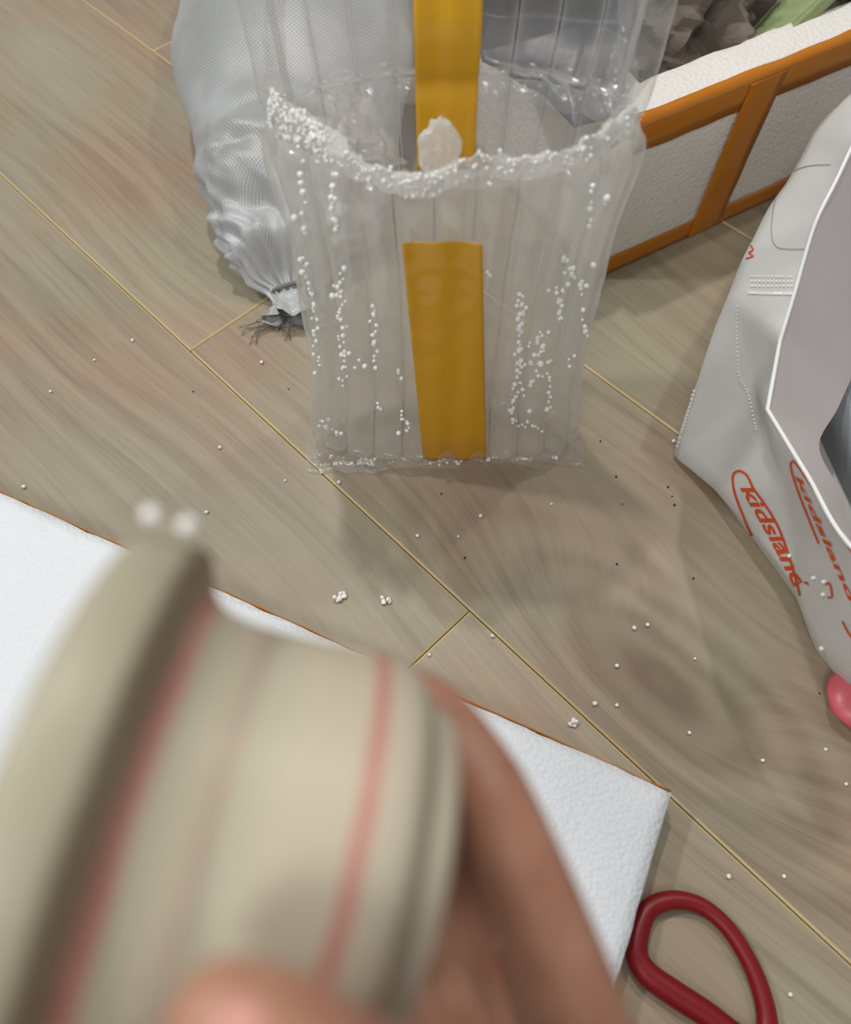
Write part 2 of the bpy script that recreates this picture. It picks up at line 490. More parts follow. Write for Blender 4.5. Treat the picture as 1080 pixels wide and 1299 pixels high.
# ---------------------------------------------------------------- woven sack
def sack_mat():
    m = N('woven_sack'); c = m.add('ShaderNodeTexCoord').outputs['UV']
    s = m.add('ShaderNodeSeparateXYZ'); m.link(c, s.inputs[0])
    a = m.math('SINE', m.math('MULTIPLY', s.outputs[0], 1300)); b = m.math('SINE', m.math('MULTIPLY', s.outputs[1], 1400))
    h = m.math('MULTIPLY', a, b)
    rows = m.noise(m.mapping(c, scale=(14, 380, 1)), 1.0, 2)
    h2 = m.math('ADD', m.math('MULTIPLY', h, .3), m.math('MULTIPLY', rows, .25))
    m.link(m.ramp(m.math('ADD', m.math('MULTIPLY', h, .12), m.noise(m.mapping(c, scale=(6, 9, 1)), 1.0, 3)), [(0.35, lin((156, 158, 156))), (0.65, lin((192, 194, 197)))]), m.b.inputs['Base Color'])
    m.b.inputs['Roughness'].default_value = .4; m.b.inputs['Metallic'].default_value = .08
    m.bump(h2, .5, .0007)
    return m.m
M_sack = sack_mat()
sk_tab = {'cx': [(.565, -.133), (.59, -.138), (.62, -.135), (.70, -.135), (.89, -.145), (1.1, -.145), (1.35, -.14)],
          'rx': [(.565, .016), (.580, .018), (.590, .036), (.61, .056), (.645, .080), (.70, .106), (.89, .136), (1.1, .145), (1.3, .125), (1.37, .03)],
          'rz': [(.565, .010), (.580, .012), (.61, .035), (.70, .062), (.89, .085), (1.1, .09), (1.3, .08), (1.37, .02)]}
def sack():
    nu, nv = 200, 120; V = []; Fc = []
    for i in range(nu):
        y = .565 + (1.37 - .565) * (i / (nu - 1)) ** 1.35
        cx, rx, rz = (interp(sk_tab[k], y) for k in ('cx', 'rx', 'rz'))
        near = math.exp(-((y - .64) / .065) ** 2)
        for j in range(nv):
            a = 2 * math.pi * j / nv
            x, z = math.cos(a), math.sin(a)
            # cross folds that sag round the end + pleats that run into the tied neck
            ph = y * 150 + 3.6 * math.cos(a - .5) + 5.5 * noise.noise(Vector((x * 1.9, z * 1.9, y * 10)))
            w_ = (abs(math.sin(ph * .5)) ** .7 - .6) * .013 * near * (.45 + .55 * noise.noise(Vector((x * 2, z * 2, y * 14 + 4))) + .3)
            w_ += near * .0085 * (1 - 3.2 * abs(noise.noise(Vector((x * 1.3 + 5, z * 1.3, y * 34 + 1.6 * math.cos(a - .6))))))
            pl = .0030 * math.sin(a * 17 + 2 * noise.noise(Vector((y * 30, a, 0)))) * math.exp(-((y - .585) / .03) ** 2)
            big = .010 * noise.noise(Vector((x * 1.3, z * 1.3, y * 7)))* min(1, (y - .565) * 12)
            r = w_ + pl + big
            zc = max(rz, .010)
            px = cx + x * (rx + r); pz = zc * .96 + z * (rz + r)
            if pz < .0015: pz = .0015
            py = y + .03 * math.cos(a) * near * .3
            V.append(Vector((px, py, pz)))
    for i in range(nu - 1):
        for j in range(nv): Fc.append((i * nv + j, (i + 1) * nv + j, (i + 1) * nv + (j + 1) % nv, i * nv + (j + 1) % nv))
    Fc.append(tuple(range(nv))); Fc.append(tuple((nu - 1) * nv + j for j in range(nv))[::-1])
    return V, Fc, nu, nv
V, Fc, nu, nv = sack()
sackr = empty('woven_sack', (-.14, .9, 0))
tag(sackr, 'silvery white woven plastic sack lying tied on the floor behind the air column bag', 'sack')
o = mesh_obj('sack_body', V, Fc, M_sack); reparent(o, sackr)
uv = o.data.uv_layers.new(name='UVMap')
for lp in o.data.loops:
    i, j = divmod(lp.vertex_index, nv); uv.data[lp.index].uv = (j / nv * .8, V[lp.vertex_index].y)
# tie + gathered tail
tp = [P(352 + 14 * math.cos(a), 381 + 8 * math.sin(a), .012 + .010 * math.sin(a + 1)) for a in [k * math.pi / 6 for k in range(12)]]
V, Fc = tube([Vector((-.134 + .019 * math.cos(a), .576 + .003 * math.sin(a * 2), .0145 + .0125 * math.sin(a))) for a in [k * math.pi / 8 for k in range(16)]], .0022, 8, True)
reparent(mesh_obj('tie_cord', V, Fc, simple('tie_cord', (120, 118, 110), .7)), sackr)
def tail():
    nu_, nv_ = 20, 30; V = []; Fc = []
    for i in range(nu_):
        t = i / (nu_ - 1); y = .572 - .030 * t; r = .015 + .010 * t
        for j in range(nv_):
            a = 2 * math.pi * j / nv_
            rr = r * (1 + .30 * math.sin(a * 6 + t * 2) * (.3 + t) + .2 * noise.noise(Vector((math.cos(a) * 3, math.sin(a) * 3, t * 5))))
            V.append(Vector((-.133 + rr * math.cos(a) + .004 * t, y + .004 * math.sin(a * 3) * t, max(.0015, .014 - .003 * t + rr * .65 * math.sin(a)))))
    for i in range(nu_ - 1):
        for j in range(nv_): Fc.append((i * nv_ + j, i * nv_ + (j + 1) % nv_, (i + 1) * nv_ + (j + 1) % nv_, (i + 1) * nv_ + j))
    return V, Fc
V, Fc = tail(); o = mesh_obj('sack_tail', V, Fc, M_sack); reparent(o, sackr)
uv = o.data.uv_layers.new(name='UVMap')
for lp in o.data.loops: uv.data[lp.index].uv = (V[lp.vertex_index].x, V[lp.vertex_index].y)
M_thread = simple('loose_thread', (112, 108, 98), .7)
fr = []; ff = []
for k in range(16):
    s0 = P(352 + random.uniform(-8, 20), 402, .006); en = P(340 + random.uniform(-45, 30), 412 + random.uniform(-8, 26), .0012)
    mid = (s0 + en) / 2 + Vector((random.uniform(-.01, .01), random.uniform(-.006, .006), random.uniform(0, .006)))
    V, Fc = tube(spline([s0, mid, en], 6), .00045, 4); b0 = len(fr); fr += V; ff += [tuple(i + b0 for i in f_) for f_ in Fc]
o = mesh_obj('frayed_threads', fr, ff, M_thread); o['kind'] = 'stuff'; reparent(o, sackr)

# ---------------------------------------------------------------- air column bag
def film(name, body, edge, tint=(228, 228, 222), rough=.12, bs=90, bst=.25, gl=.5):
    m = N(name)
    lw = m.add('ShaderNodeLayerWeight'); lw.inputs['Blend'].default_value = .45
    tr = m.add('ShaderNodeBsdfTransparent'); tr.inputs[0].default_value = (.985, .985, .98, 1)
    m.b.inputs['Base Color'].default_value = lin(tint); m.b.inputs['Roughness'].default_value = rough
    m.b.inputs['Specular IOR Level'].default_value = gl
    mx = m.add('ShaderNodeMixShader')
    gl_ = m.noise(m.geo(), 22, 3)
    fac = m.math('ADD', body, m.math('MULTIPLY', m.math('POWER', lw.outputs['Facing'], 2.0), edge))
    fac = m.math('MULTIPLY', fac, m.math('ADD', .65, m.math('MULTIPLY', gl_, .7)))
    m.link(m.math('MINIMUM', fac, 1.0), mx.inputs[0])
    td = m.add('ShaderNodeBsdfTranslucent'); td.inputs[0].default_value = lin(tint)
    m2 = m.add('ShaderNodeMixShader'); m2.inputs[0].default_value = .5
    m.link(m.b.outputs[0], m2.inputs[1]); m.link(td.outputs[0], m2.inputs[2])
    m.link(tr.outputs[0], mx.inputs[1]); m.link(m2.outputs[0], mx.inputs[2])
    gs = m.add('ShaderNodeBsdfGlossy'); gs.inputs['Roughness'].default_value = rough; gs.inputs[0].default_value = (1, 1, 1, 1)
    m3 = m.add('ShaderNodeMixShader'); m.link(m.math('ADD', .035, m.math('MULTIPLY', m.math('POWER', lw.outputs['Facing'], 3.0), .22)), m3.inputs[0])
    m.link(mx.outputs[0], m3.inputs[1]); m.link(gs.outputs[0], m3.inputs[2])
    m.link(m3.outputs[0], m.out.inputs[0])
    nb = m.bump(m.noise(m.mapping(m.geo(), scale=(1, 1, .25)), bs, 3), bst, .002)
    m.link(nb, gs.inputs['Normal'])
    return m.m
M_film = film('air_column_film', .27, .36, (240, 239, 234))
M_film2 = film('flap_film', .13, .36, (236, 236, 234))
M_filmd = film('crinkled_film', .26, .5, (236, 236, 236), .15, 160, .6)
M_rim = film('rim_film', .50, .45, (252, 253, 253), .10, 260, 1.0)
M_crumple = film('crumpled_film', .40, .5, (238, 234, 228), .12, 200, .9)
M_bead = simple('polystyrene_bead', (247, 247, 244), .5, Subsurface_Weight=.2)
M_bead.node_tree.nodes['Principled BSDF'].inputs['Subsurface Radius'].default_value = (.002, .002, .002)

CX = .0175; YF = .383; ZR = .292; ZT = .43; NC = 11
t_rx = [(0, .121), (.03, .113), (.10, .105), (.21, .104), (.292, .111), (.43, .122)]
t_ry = [(0, .020), (.03, .032), (.10, .046), (.21, .052), (.292, .054), (.34, .040), (.43, .034)]
def loop_pt(th, z):
    """th in turns: 0 = left end, .25 = front, .5 = right end, .75 = back"""
    rx, ry = interp(t_rx, z), interp(t_ry, z)
    cy = YF + interp([(0, .022), (.10, .046), (.292, .054), (.43, .085)], z)
    # superellipse so the ends stay full
    a = math.pi + th * 2 * math.pi
    c, s = math.cos(a), math.sin(a); e = .85
    return Vector((CX + rx * math.copysign(abs(c) ** e, c), cy + ry * math.copysign(abs(s) ** e, s), z))
bag = empty('air_column_bag', (CX, YF + .04, 0))
tag(bag, 'clear inflated air column packaging bag standing open with amber tape strips', 'packaging bag')
def arc_table(z0, half):
    """th positions with equal spacing along a half loop"""
    n = 240; ths = [half * .5 + .5 * i / n for i in range(n + 1)]
    pts = [loop_pt(t, z0) for t in ths]; L = [0]
    for a, b in zip(pts, pts[1:]): L.append(L[-1] + (b - a).length)
    return ths, L
def at_len(tab, fr):
    ths, L = tab; t = fr * L[-1]
    for i in range(len(L) - 1):
        if L[i + 1] >= t: 
            return ths[i] + (ths[i + 1] - ths[i]) * (t - L[i]) / max(1e-9, L[i + 1] - L[i])
    return ths[-1]
def column(half, k, z0, z1, name='air_column'):
    tab = arc_table(.15, half); ta, tb = at_len(tab, k / NC), at_len(tab, (k + 1) / NC)
    nz, ns = 46, 12; V = []; Fc = []
    rg = random.Random(half * 100 + k + int(z0 * 1000))
    ph = rg.uniform(0, 9); top = z1 + rg.uniform(-.004, .003)
    for i in range(nz):
        t = i / (nz - 1); z = z0 + (top - z0) * t
        A, B = loop_pt(ta, z), loop_pt(tb, z); c = (A + B) / 2; wv = (B - A) / 2
        n = wv.cross(Z).normalized()
        e = min(t / .09, (1 - t) / .06, 1.0); e = math.sqrt(max(0, 1 - (1 - e) ** 2)) * .93 + .07
        th_ = .0098 * e * (1 + .05 * math.sin(z * 60 + ph))
        wd = wv * (1.0 - .03 * e)
        for s in range(ns):
            a = 2 * math.pi * s / ns
            cc, ss = math.cos(a), math.sin(a)
            p = c + wd * math.copysign(abs(cc) ** .9, cc) + n * th_ * ss
            cr = .0012 * noise.noise(Vector((a, z * 90, ph))) * (1.4 - e)
            p = p + n * cr
            p.z = max(p.z, .002)
            V.append(p)
    for i in range(nz - 1):
        for s in range(ns): Fc.append((i * ns + s, i * ns + (s + 1) % ns, (i + 1) * ns + (s + 1) % ns, (i + 1) * ns + s))
    Fc.append(tuple(range(ns))[::-1]); Fc.append(tuple((nz - 1) * ns + s for s in range(ns)))
    o = mesh_obj(name, V, Fc, M_film if half == 0 else M_film2); reparent(o, bag); return o
for k in range(NC): column(0, k, .012, ZR + .010)
for k in range(NC): column(1, k, .012, ZR + .003)
for k in range(NC): column(1, k, ZR + .004, ZT)
# weld line with its little glossy puckers on the back wall
def weld():
    V = []; Fc = []
    tab = arc_table(.29, 1)
    def f(u, v):
        th = at_len(tab, u); z = ZR - .014 + .026 * v
        p = loop_pt(th, z); nn = Vector((0, -1, 0))
        s = abs(math.sin(u * NC * math.pi)); c = abs(math.sin(u * NC * math.pi * 2))
        return p + nn * (.0065 * s * abs(v - .5) * 2 + .003 * (c * math.sin(v * 9))) + noise.noise_vector(p * 200) * .001
    return grid(232, 12, f)
V, Fc = weld(); o = mesh_obj('weld_line', V, Fc, M_filmd); reparent(o, bag)
# bottom seal: flat fin lying out on the floor, ragged
def fin():
    def f(u, v):
        x = CX - .124 + .248 * u
        yb = YF + .014
        ed = .020 + .006 * math.sin(u * 7 + .5) + .004 * noise.noise(Vector((u * 14, 0, 0))) - .006 * (u > .85)
        y = yb - ed * v
        z = .022 * (1 - v) ** 2 + .0014 + .0016 * (1 + noise.noise(Vector((u * 30, v * 3, 1))))
        return Vector((x, y, z))
    return grid(70, 10, f, True)
V, Fc = fin(); o = mesh_obj('bottom_seam', V, Fc, M_filmd); reparent(o, bag)
# rim sleeve: loose crinkled film turned outward round the front of the mouth
rim_px = [(338, 146, .300), (352, 170, .300), (388, 190, .300), (420, 212, .300), (470, 236, .300), (522, 252, .300), (565, 244, .300), (612, 224, .300), (660, 226, .300), (712, 218, .300), (762, 198, .300), (806, 160, .300)]
rim_in = [(350, 118, .312), (386, 140, .312), (424, 164, .312), (444, 190, .312), (480, 210, .311), (524, 224, .310), (560, 212, .312), (606, 196, .313), (655, 199, .313), (705, 192, .313), (756, 170, .313), (800, 132, .314)]
RO = spline([P(*p) for p in rim_px], 12); RI = spline([P(*p) for p in rim_in], 12)
def rimf(u, v):
    i = u * (len(RO) - 1); a = int(min(i, len(RO) - 2)); t = i - a
    o_ = RO[a].lerp(RO[a + 1], t); n_ = RI[a].lerp(RI[a + 1], t)
    p = o_.lerp(n_, v)
    bulge = math.sin(v * math.pi)
    p = p + Vector((0, -.002, .004)) * bulge + noise.noise_vector(p * 110) * .0035 + noise.noise_vector(p * 330) * .0012
    return p
V, Fc = grid(220, 14, rimf); o = mesh_obj('rim_film', V, Fc, M_rim); reparent(o, bag)
def skirt(u, v):
    p = rimf(u, 0); th = .5 * u
    q = loop_pt(th, .262); r = p.lerp(q, v)
    return r + noise.noise_vector(r * 120) * .0022 * (1 - v * .6)
def inner(u, v):
    p = rimf(u, 1); q = loop_pt(.5 * u, .286) + Vector((0, .008, 0)); r = p.lerp(q, v)
    return r + noise.noise_vector(r * 90) * .003
V, Fc = grid(120, 8, inner); o = mesh_obj('inner_film', V, Fc, M_film); reparent(o, bag)
# side films that join the flap to the mouth
def sidefilm(px, name='side_film'):
    A = spline([PY(*p) for p in px[0]], 8); B = spline([PY(*p) for p in px[1]], 8)
    n = min(len(A), len(B))
    def f(u, v):
        i = min(int(u * (n - 1)), n - 2); t = u * (n - 1) - i
        p = A[i].lerp(A[i + 1], t).lerp(B[i].lerp(B[i + 1], t), v)
        return p + noise.noise_vector(p * 70) * .004 + noise.noise_vector(p * 220) * .0015
    V, Fc = grid(40, 16, f); o = mesh_obj(name, V, Fc, M_filmd); reparent(o, bag)
sidefilm([[(330, -40, .474), (336, 40, .464), (336, 110, .452), (342, 160, .440)], [(356, -40, .478), (362, 40, .470), (366, 110, .456), (400, 165, .428)]])
sidefilm([[(792, -40, .478), (785, 40, .470), (772, 110, .456), (775, 170, .426)], [(824, -40, .474), (815, 40, .464), (806, 110, .452), (806, 158, .440)]])
# crumpled inner pieces of film
def crump_sheet(quad, name, mat, n=40, amp=.006):
    A, B, C, D = [P(*q) for q in quad]
    def f(u, v):
        p = A.lerp(B, u).lerp(D.lerp(C, u), v)
        return p + noise.noise_vector(p * 60) * amp + noise.noise_vector(p * 170) * amp * .45
    V, Fc = grid(n, n, f); o = mesh_obj(name, V, Fc, mat, None, False); reparent(o, bag)
crump_sheet([(412, 118, .29), (452, 112, .29), (516, 204, .262), (432, 208, .280)], 'crumpled_film', M_crumple, 44, .006)
def tip():
    bm = crumple_blob((.013, .009, .019), 21, folds=14, sub=3, depth=.5)
    bmesh.ops.translate(bm, verts=bm.verts, vec=P(558, 196, .29) + Vector((0, .004, 0)))
    return bm
o = from_bm('film_knot', tip(), M_rim, None, False); reparent(o, bag)
# tapes
def front_tape():
    tl, tr = (510, 309), (612, 307); bl, br = (537, 584), (617, 583)
    def f(u, v):
        x0 = tl[0] + (bl[0] - tl[0]) * v; x1 = tr[0] + (br[0] - tr[0]) * v
        y = 308 + 276 * v + (1.5 * math.sin(u * 9) if v == 0 else 0)
        Yv = YF - .0150 + (.004 * (v - .93) / .07 if v > .93 else 0)
        p = PY(x0 + (x1 - x0) * u, y, Yv)
        p.y += .0009 * math.cos(p.x * 2 * math.pi / .0262 + 1) + .0009 * noise.noise(Vector((u * 4, v * 14, 0)))
        p.z = max(p.z, .003)
        return p
    return grid(24, 60, f, True)
V, Fc = front_tape(); o = mesh_obj('tape_strip', V, Fc, M_tape); reparent(o, bag)
s = o.modifiers.new('thickness', 'SOLIDIFY'); s.thickness = .0003
o['label'] = 'amber tape strip on the front wall'
def back_tape():
    def f(u, v):
        z = .235 + (ZT - .237) * v
        x = -.0065 + .040 * u + (.30 - z) * .01
        # outer face of the back wall
        yb = loop_pt(.75, z).y - .0118 + .0035 * math.exp(-((z - ZR) / .008) ** 2)
        return Vector((x, yb + .0008 * math.sin(x * 260), z))
    return grid(16, 60, f)
V, Fc = back_tape(); o = mesh_obj('tape_strip', V, Fc, M_tape3); reparent(o, bag)
s = o.modifiers.new('thickness', 'SOLIDIFY'); s.thickness = .0003
o['label'] = 'amber tape strip on the back wall, seen through the film'

# beads clinging to the bag (each one an object)
def bead_mesh():
    bm = bmesh.new(); bmesh.ops.create_icosphere(bm, subdivisions=2, radius=1)
    for v in bm.verts: v.co *= 1 + .12 * noise.noise(v.co * 1.7)
    me = bpy.data.meshes.new('polystyrene_bead'); bm.to_mesh(me); bm.free()
    me.materials.append(M_bead); me.polygons.foreach_set('use_smooth', [True] * len(me.polygons)); return me
bead_me = bead_mesh()
def bead(p, r, label, group, name='polystyrene_bead'):
    o = bpy.data.objects.new(name, bead_me); COL.objects.link(o); o.location = p
    o.scale = (r, r * random.uniform(.85, 1.1), r * random.uniform(.85, 1.15))
    o.rotation_euler = (random.uniform(0, 3), random.uniform(0, 3), 0)
    return tag(o, label, 'bead', group)
def front_bead(x, y, r=None, out=0.0):
    p = PY(x, y, YF - .010)
    dx = abs(p.x - CX); rx = interp(t_rx, max(0, p.z))
    q = min(dx / rx, .97)
    yy = YF - .0120 + interp(t_ry, max(0, p.z)) * (1 - (1 - q ** 2.2) ** .46) - out
    p = PY(x, y, yy)
    p.z = max(p.z, .0025)
    if y > 572: lb, gp = 'tiny white bead along the bottom seam of the air column bag', 'beads along the bottom seam'
    elif x < 409: lb, gp = 'tiny white bead in the leftmost vertical strip of beads on the air column bag', 'beads in the leftmost strip'
    elif x < 447: lb, gp = 'tiny white bead in the second vertical strip of beads from the bag left edge', 'beads in the second strip'
    elif x < 524: lb, gp = 'tiny white bead on the bag front just left of the amber tape', 'beads just left of the front tape'
    elif x < 616: lb, gp = 'tiny white bead speck stuck on the front amber tape of the bag', 'beads on the front tape'
    elif x < 702: lb, gp = 'tiny white bead in the dense loop of beads right of the front amber tape', 'beads in the loop right of the tape'
    else: lb, gp = 'tiny white bead near the right edge of the air column bag', 'beads near the right edge of the bag'
    bead(p, r or random.uniform(.0010, .0019), lb, gp)
random.seed(11)
for (x0, y0, x1, y1, n, jit) in [
    (383, 215, 388, 300, 7, 3), (384, 325, 400, 395, 12, 5), (396, 395, 404, 475, 13, 4), (420, 232, 427, 296, 11, 3.5),
    (430, 343, 432, 400, 13, 5), (432, 400, 440, 492, 22, 5.5), (474, 384, 476, 470, 13, 3), (448, 462, 464, 464, 3, 2),
    (404, 530, 432, 556, 12, 6), (478, 514, 482, 520, 5, 5), (508, 470, 512, 480, 3, 3), (506, 520, 518, 550, 8, 5),
    (655, 372, 668, 400, 9, 6), (662, 395, 656, 480, 20, 4), (655, 480, 650, 535, 16, 5), (652, 535, 690, 545, 9, 4),
    (697, 455, 697, 520, 10, 3), (672, 440, 694, 420, 9, 5), (664, 470, 690, 445, 12, 7), (664, 500, 684, 470, 10, 7),
    (706, 363, 712, 405, 12, 5), (724, 340, 740, 372, 12, 7), (738, 395, 744, 430, 5, 4), (752, 230, 750, 290, 6, 3),
    (548, 586, 590, 588, 9, 3), (618, 584, 640, 578, 6, 4), (722, 470, 728, 450, 3, 4), (622, 345, 624, 350, 2, 3), (712, 325, 720, 332, 3, 4)]:
    for i in range(n):
        t = (i + .5) / n
        front_bead(x0 + (x1 - x0) * t + random.gauss(0, jit * .6), y0 + (y1 - y0) * t + random.gauss(0, 2.5))
for x, y, r in [(374, 277, .0024), (422, 376, .0022), (381, 330, .002), (383, 346, .002), (463, 465, .002), (506, 550, .0022), (518, 538, .0018), (686, 462, .0026), (689, 440, .0023), (694, 520, .0022), (672, 522, .002), (753, 337, .002), (743, 421, .0022), (770, 252, .0025), (768, 258, .0015),
                (556, 350, .0008), (585, 367, .0009), (576, 366, .0007), (545, 414, .0009), (532, 421, .0009), (594, 350, .0007), (538, 554, .0009), (565, 475, .0007), (594, 510, .0006)]:
    front_bead(x, y, r, .001)
# snow of beads caught in the rim (uncountable)
bm = bmesh.new(); random.seed(3)
for k in range(520):
    u = random.random() ** 1.5 if k % 3 else random.random() * .22
    p = rimf(u, random.uniform(0, .8)) + Vector((0, random.uniform(-.003, .001), random.uniform(0, .003)))
    if u > .6 and random.random() < .5: continue
    bmesh.ops.create_icosphere(bm, subdivisions=1, radius=random.uniform(.0006, .0015), matrix=Matrix.Translation(p))
o = from_bm('bead_clusters', bm, M_bead); o['kind'] = 'stuff'
tag(o, 'drift of tiny white beads caught in the crinkled rim of the air column bag', 'beads')

# ---------------------------------------------------------------- crumbs on the floor
random.seed(5)
crumb_px = [(168, 432), (262, 650), (279, 568), (64, 497), (530, 680), (582, 681), (805, 797), (822, 793), (783, 845), (882, 836), (875, 930), (783, 895), (625, 807), (968, 965), (1048, 951), (545, 831), (925, 1112), (995, 1112), (1003, 1262), (120, 457), (332, 460), (430, 612), (408, 600), (30, 618), (700, 640), (855, 560), (1074, 995), (755, 893), (362, 610), (610, 655)]
for x, y in crumb_px:
    r = random.uniform(.0011, .0018)
    bead(P(x, y, r * .95), r, 'single tiny white polystyrene bead lying loose on the wooden floor', 'loose beads on the floor')
def crumb(px, r, label, seed):
    bm = bmesh.new(); rg = random.Random(seed)
    for k in range(9):
        a = rg.uniform(0, 6.28); d = r * rg.uniform(.2, .9)
        rr = r * rg.uniform(.32, .5)
        bmesh.ops.create_icosphere(bm, subdivisions=2, radius=rr, matrix=Matrix.Translation((d * math.cos(a), d * math.sin(a), rr + (r * .5 if k > 6 else 0))))
    o = from_bm('foam_crumb', bm, M_bead); o.location = P(*px, 0); m_ = o.modifiers.new('merge', 'REMESH'); m_.mode = 'VOXEL'; m_.voxel_size = r * .12; m_.use_smooth_shade = True
    tag(o, label, 'foam crumb')
crumb((432, 759), .0050, 'larger white foam crumb on the floor just above the hand, left of the pair', 1)
crumb((489, 764), .0042, 'smaller white foam crumb on the floor just above the hand, right of the pair', 2)
crumb((727, 919), .0036, 'white foam crumb on the floor beside the long plank seam near the foam slab', 3)
M_speck = simple('dark_grit', (52, 40, 28), .9)
for x, y in [(245, 497), (333, 461), (366, 494), (560, 627), (782, 605), (848, 618), (853, 630), (856, 641), (783, 716), (880, 734), (790, 640), (762, 560), (1040, 880), (590, 708)]:
    bm = bmesh.new(); bmesh.ops.create_icosphere(bm, subdivisions=1, radius=random.uniform(.0007, .0013))
    o = from_bm('grit_speck', bm, M_speck, None, False); o.location = P(x, y, .0008); o.scale.z = .6
    tag(o, 'tiny dark speck of grit lying on the wooden floor', 'grit', 'dark specks on the floor')

# ---------------------------------------------------------------- white shopping bag
def cloth_mat():
    m = N('nonwoven_fabric'); g = m.geo()
    m.b.inputs['Base Color'].default_value = lin((232, 233, 231)); m.b.inputs['Roughness'].default_value = .62
    v = m.add('ShaderNodeTexVoronoi'); v.inputs['Scale'].default_value = 750; m.link(g, v.inputs['Vector'])
    h = m.math('ADD', m.math('MULTIPLY', v.outputs['Distance'], .5), m.math('MULTIPLY', m.noise(g, 18, 3), 3.0))
    nb = m.bump(h, .18, .0014)
    td = m.add('ShaderNodeBsdfTranslucent'); td.inputs[0].default_value = lin((236, 232, 226)); m.link(nb, td.inputs['Normal'])
    mx = m.add('ShaderNodeMixShader'); mx.inputs[0].default_value = .30
    m.link(m.b.outputs[0], mx.inputs[1]); m.link(td.outputs[0], mx.inputs[2]); m.link(mx.outputs[0], m.out.inputs[0])
    return m.m
M_cloth = cloth_mat()
bp = {
 'E5': P(1082, 108, .16), 'E4': P(1028, 170, .15), 'E3': P(984, 243, .14), 'E2': P(942, 330, .14), 'E1': P(921, 374, .14),
 'R0': P(1086, 176, .20), 'R01': P(1062, 228, .19), 'R1': P(1036, 280, .18), 'R12': P(1020, 330, .17), 'R2': P(1008, 373, .16),
 'R3': P(990, 432, .14), 'C0': P(974, 520, .125), 'K': P(955, 486, .092), 'B1': P(852, 578, .004), 'B12': P(905, 618, .018), 'B13': P(958, 683, .028),
 'B2': P(1012, 752, .030), 'B3': P(1040, 818, .034), 'B4': P(1084, 864, .04), 'R5': P(1024, 602, .135), 'R6': P(1088, 702, .145), 'M1': P(992, 610, .093), 'M2': P(1004, 690, .055),
}
# out-of-frame rest of the bag
bp['R7'] = Vector((.33, .15, .16)); bp['R8'] = Vector((.50, .20, .18)); bp['R9'] = Vector((.56, .46, .2)); bp['R10'] = Vector((.47, .60, .2))
bp['B5'] = Vector((.345, .11, .03)); bp['B6'] = Vector((.53, .17, .02)); bp['B7'] = Vector((.60, .45, .02)); bp['E7'] = Vector((.50, .66, .10)); 
for k_, (a, b) in {'G1': ('B1', 0), 'G2': ('B2', 0), 'G3': ('B3', 0), 'G4': ('B4', 0)}.items():
    bp[k_] = Vector((bp[a].x + (.012 if a != 'B1' else .004), bp[a].y + .006, .002))
bp['G13'] = Vector((bp['B13'].x + .012, bp['B13'].y + .008, .002)); bp['G12'] = Vector((bp['B12'].x + .008, bp['B12'].y + .008, .002))
bp['G5'] = Vector((.36, .14, .002)); bp['G6'] = Vector((.50, .19, .002)); bp['G7'] = Vector((.56, .44, .002)); bp['GE'] = Vector((.47, .60, .002)); bp['GE1'] = bp['E1'] * 1.0; bp['GE1'] = Vector((.29, .50, .002))
keys = list(bp); idx = {k: i for i, k in enumerate(keys)}
fc = ['E5 R0 R01 E4', 'E4 R01 R1 E3', 'E3 R1 R12 E2', 'E2 R12 R2 E1', 'E1 R2 R3 K', 'K R3 C0', 'E1 K B1', 'B1 K M1 B12', 'K C0 M1', 'M1 M2 B13 B12', 'M2 B2 B13',
      'C0 R5 M1', 'M1 R5 M2', 'R5 R6 M2', 'M2 R6 B3 B2', 'R6 B4 B3', 'R6 R7 B5 B4', 'R7 R8 B6 B5', 'R8 R9 B7 B6', 'R9 R10 E7 B7', 'R10 R0 E5 E7',
      'B1 B12 G12 G1', 'B12 B13 G13 G12', 'B13 B2 G2 G13', 'B2 B3 G3 G2', 'B3 B4 G4 G3', 'B4 B5 G5 G4', 'B5 B6 G6 G5', 'B6 B7 G7 G6', 'B7 E7 GE G7',
      'E1 B1 G1 GE1', 'E5 E4 E3 E2 E1 GE1 GE E7', 'G1 G12 G13 G2 G3 G4 G5 G6 G7 GE GE1']
bm = bmesh.new(); bv = [bm.verts.new(bp[k]) for k in keys]; bm.verts.ensure_lookup_table()
for f_ in fc:
    bm.faces.new([bv[idx[k]] for k in f_.split()])
bmesh.ops.recalc_face_normals(bm, faces=bm.faces[:])
bmesh.ops.triangulate(bm, faces=bm.faces[:])
bmesh.ops.subdivide_edges(bm, edges=bm.edges[:], cuts=5, use_grid_fill=True)
bmesh.ops.triangulate(bm, faces=bm.faces[:])
for _ in range(1): bmesh.ops.smooth_vert(bm, verts=[v for v in bm.verts if not v.is_boundary], factor=.3, use_axis_x=True, use_axis_y=True, use_axis_z=True)
for v in bm.verts:
    if v.co.z > .01:
        v.co += noise.noise_vector(v.co * 16) * .0035 * (0 if v.is_boundary else 1)
    v.co.z = max(v.co.z, .0012)
bm.normal_update(); tree = BVHTree.FromBMesh(bm)
sb = empty('shopping_bag', (.42, .38, 0)); tag(sb, 'open white non-woven fabric shopping bag with orange logo at the right edge', 'bag')
o = from_bm('bag_body', bm, M_cloth); reparent(o, sb)
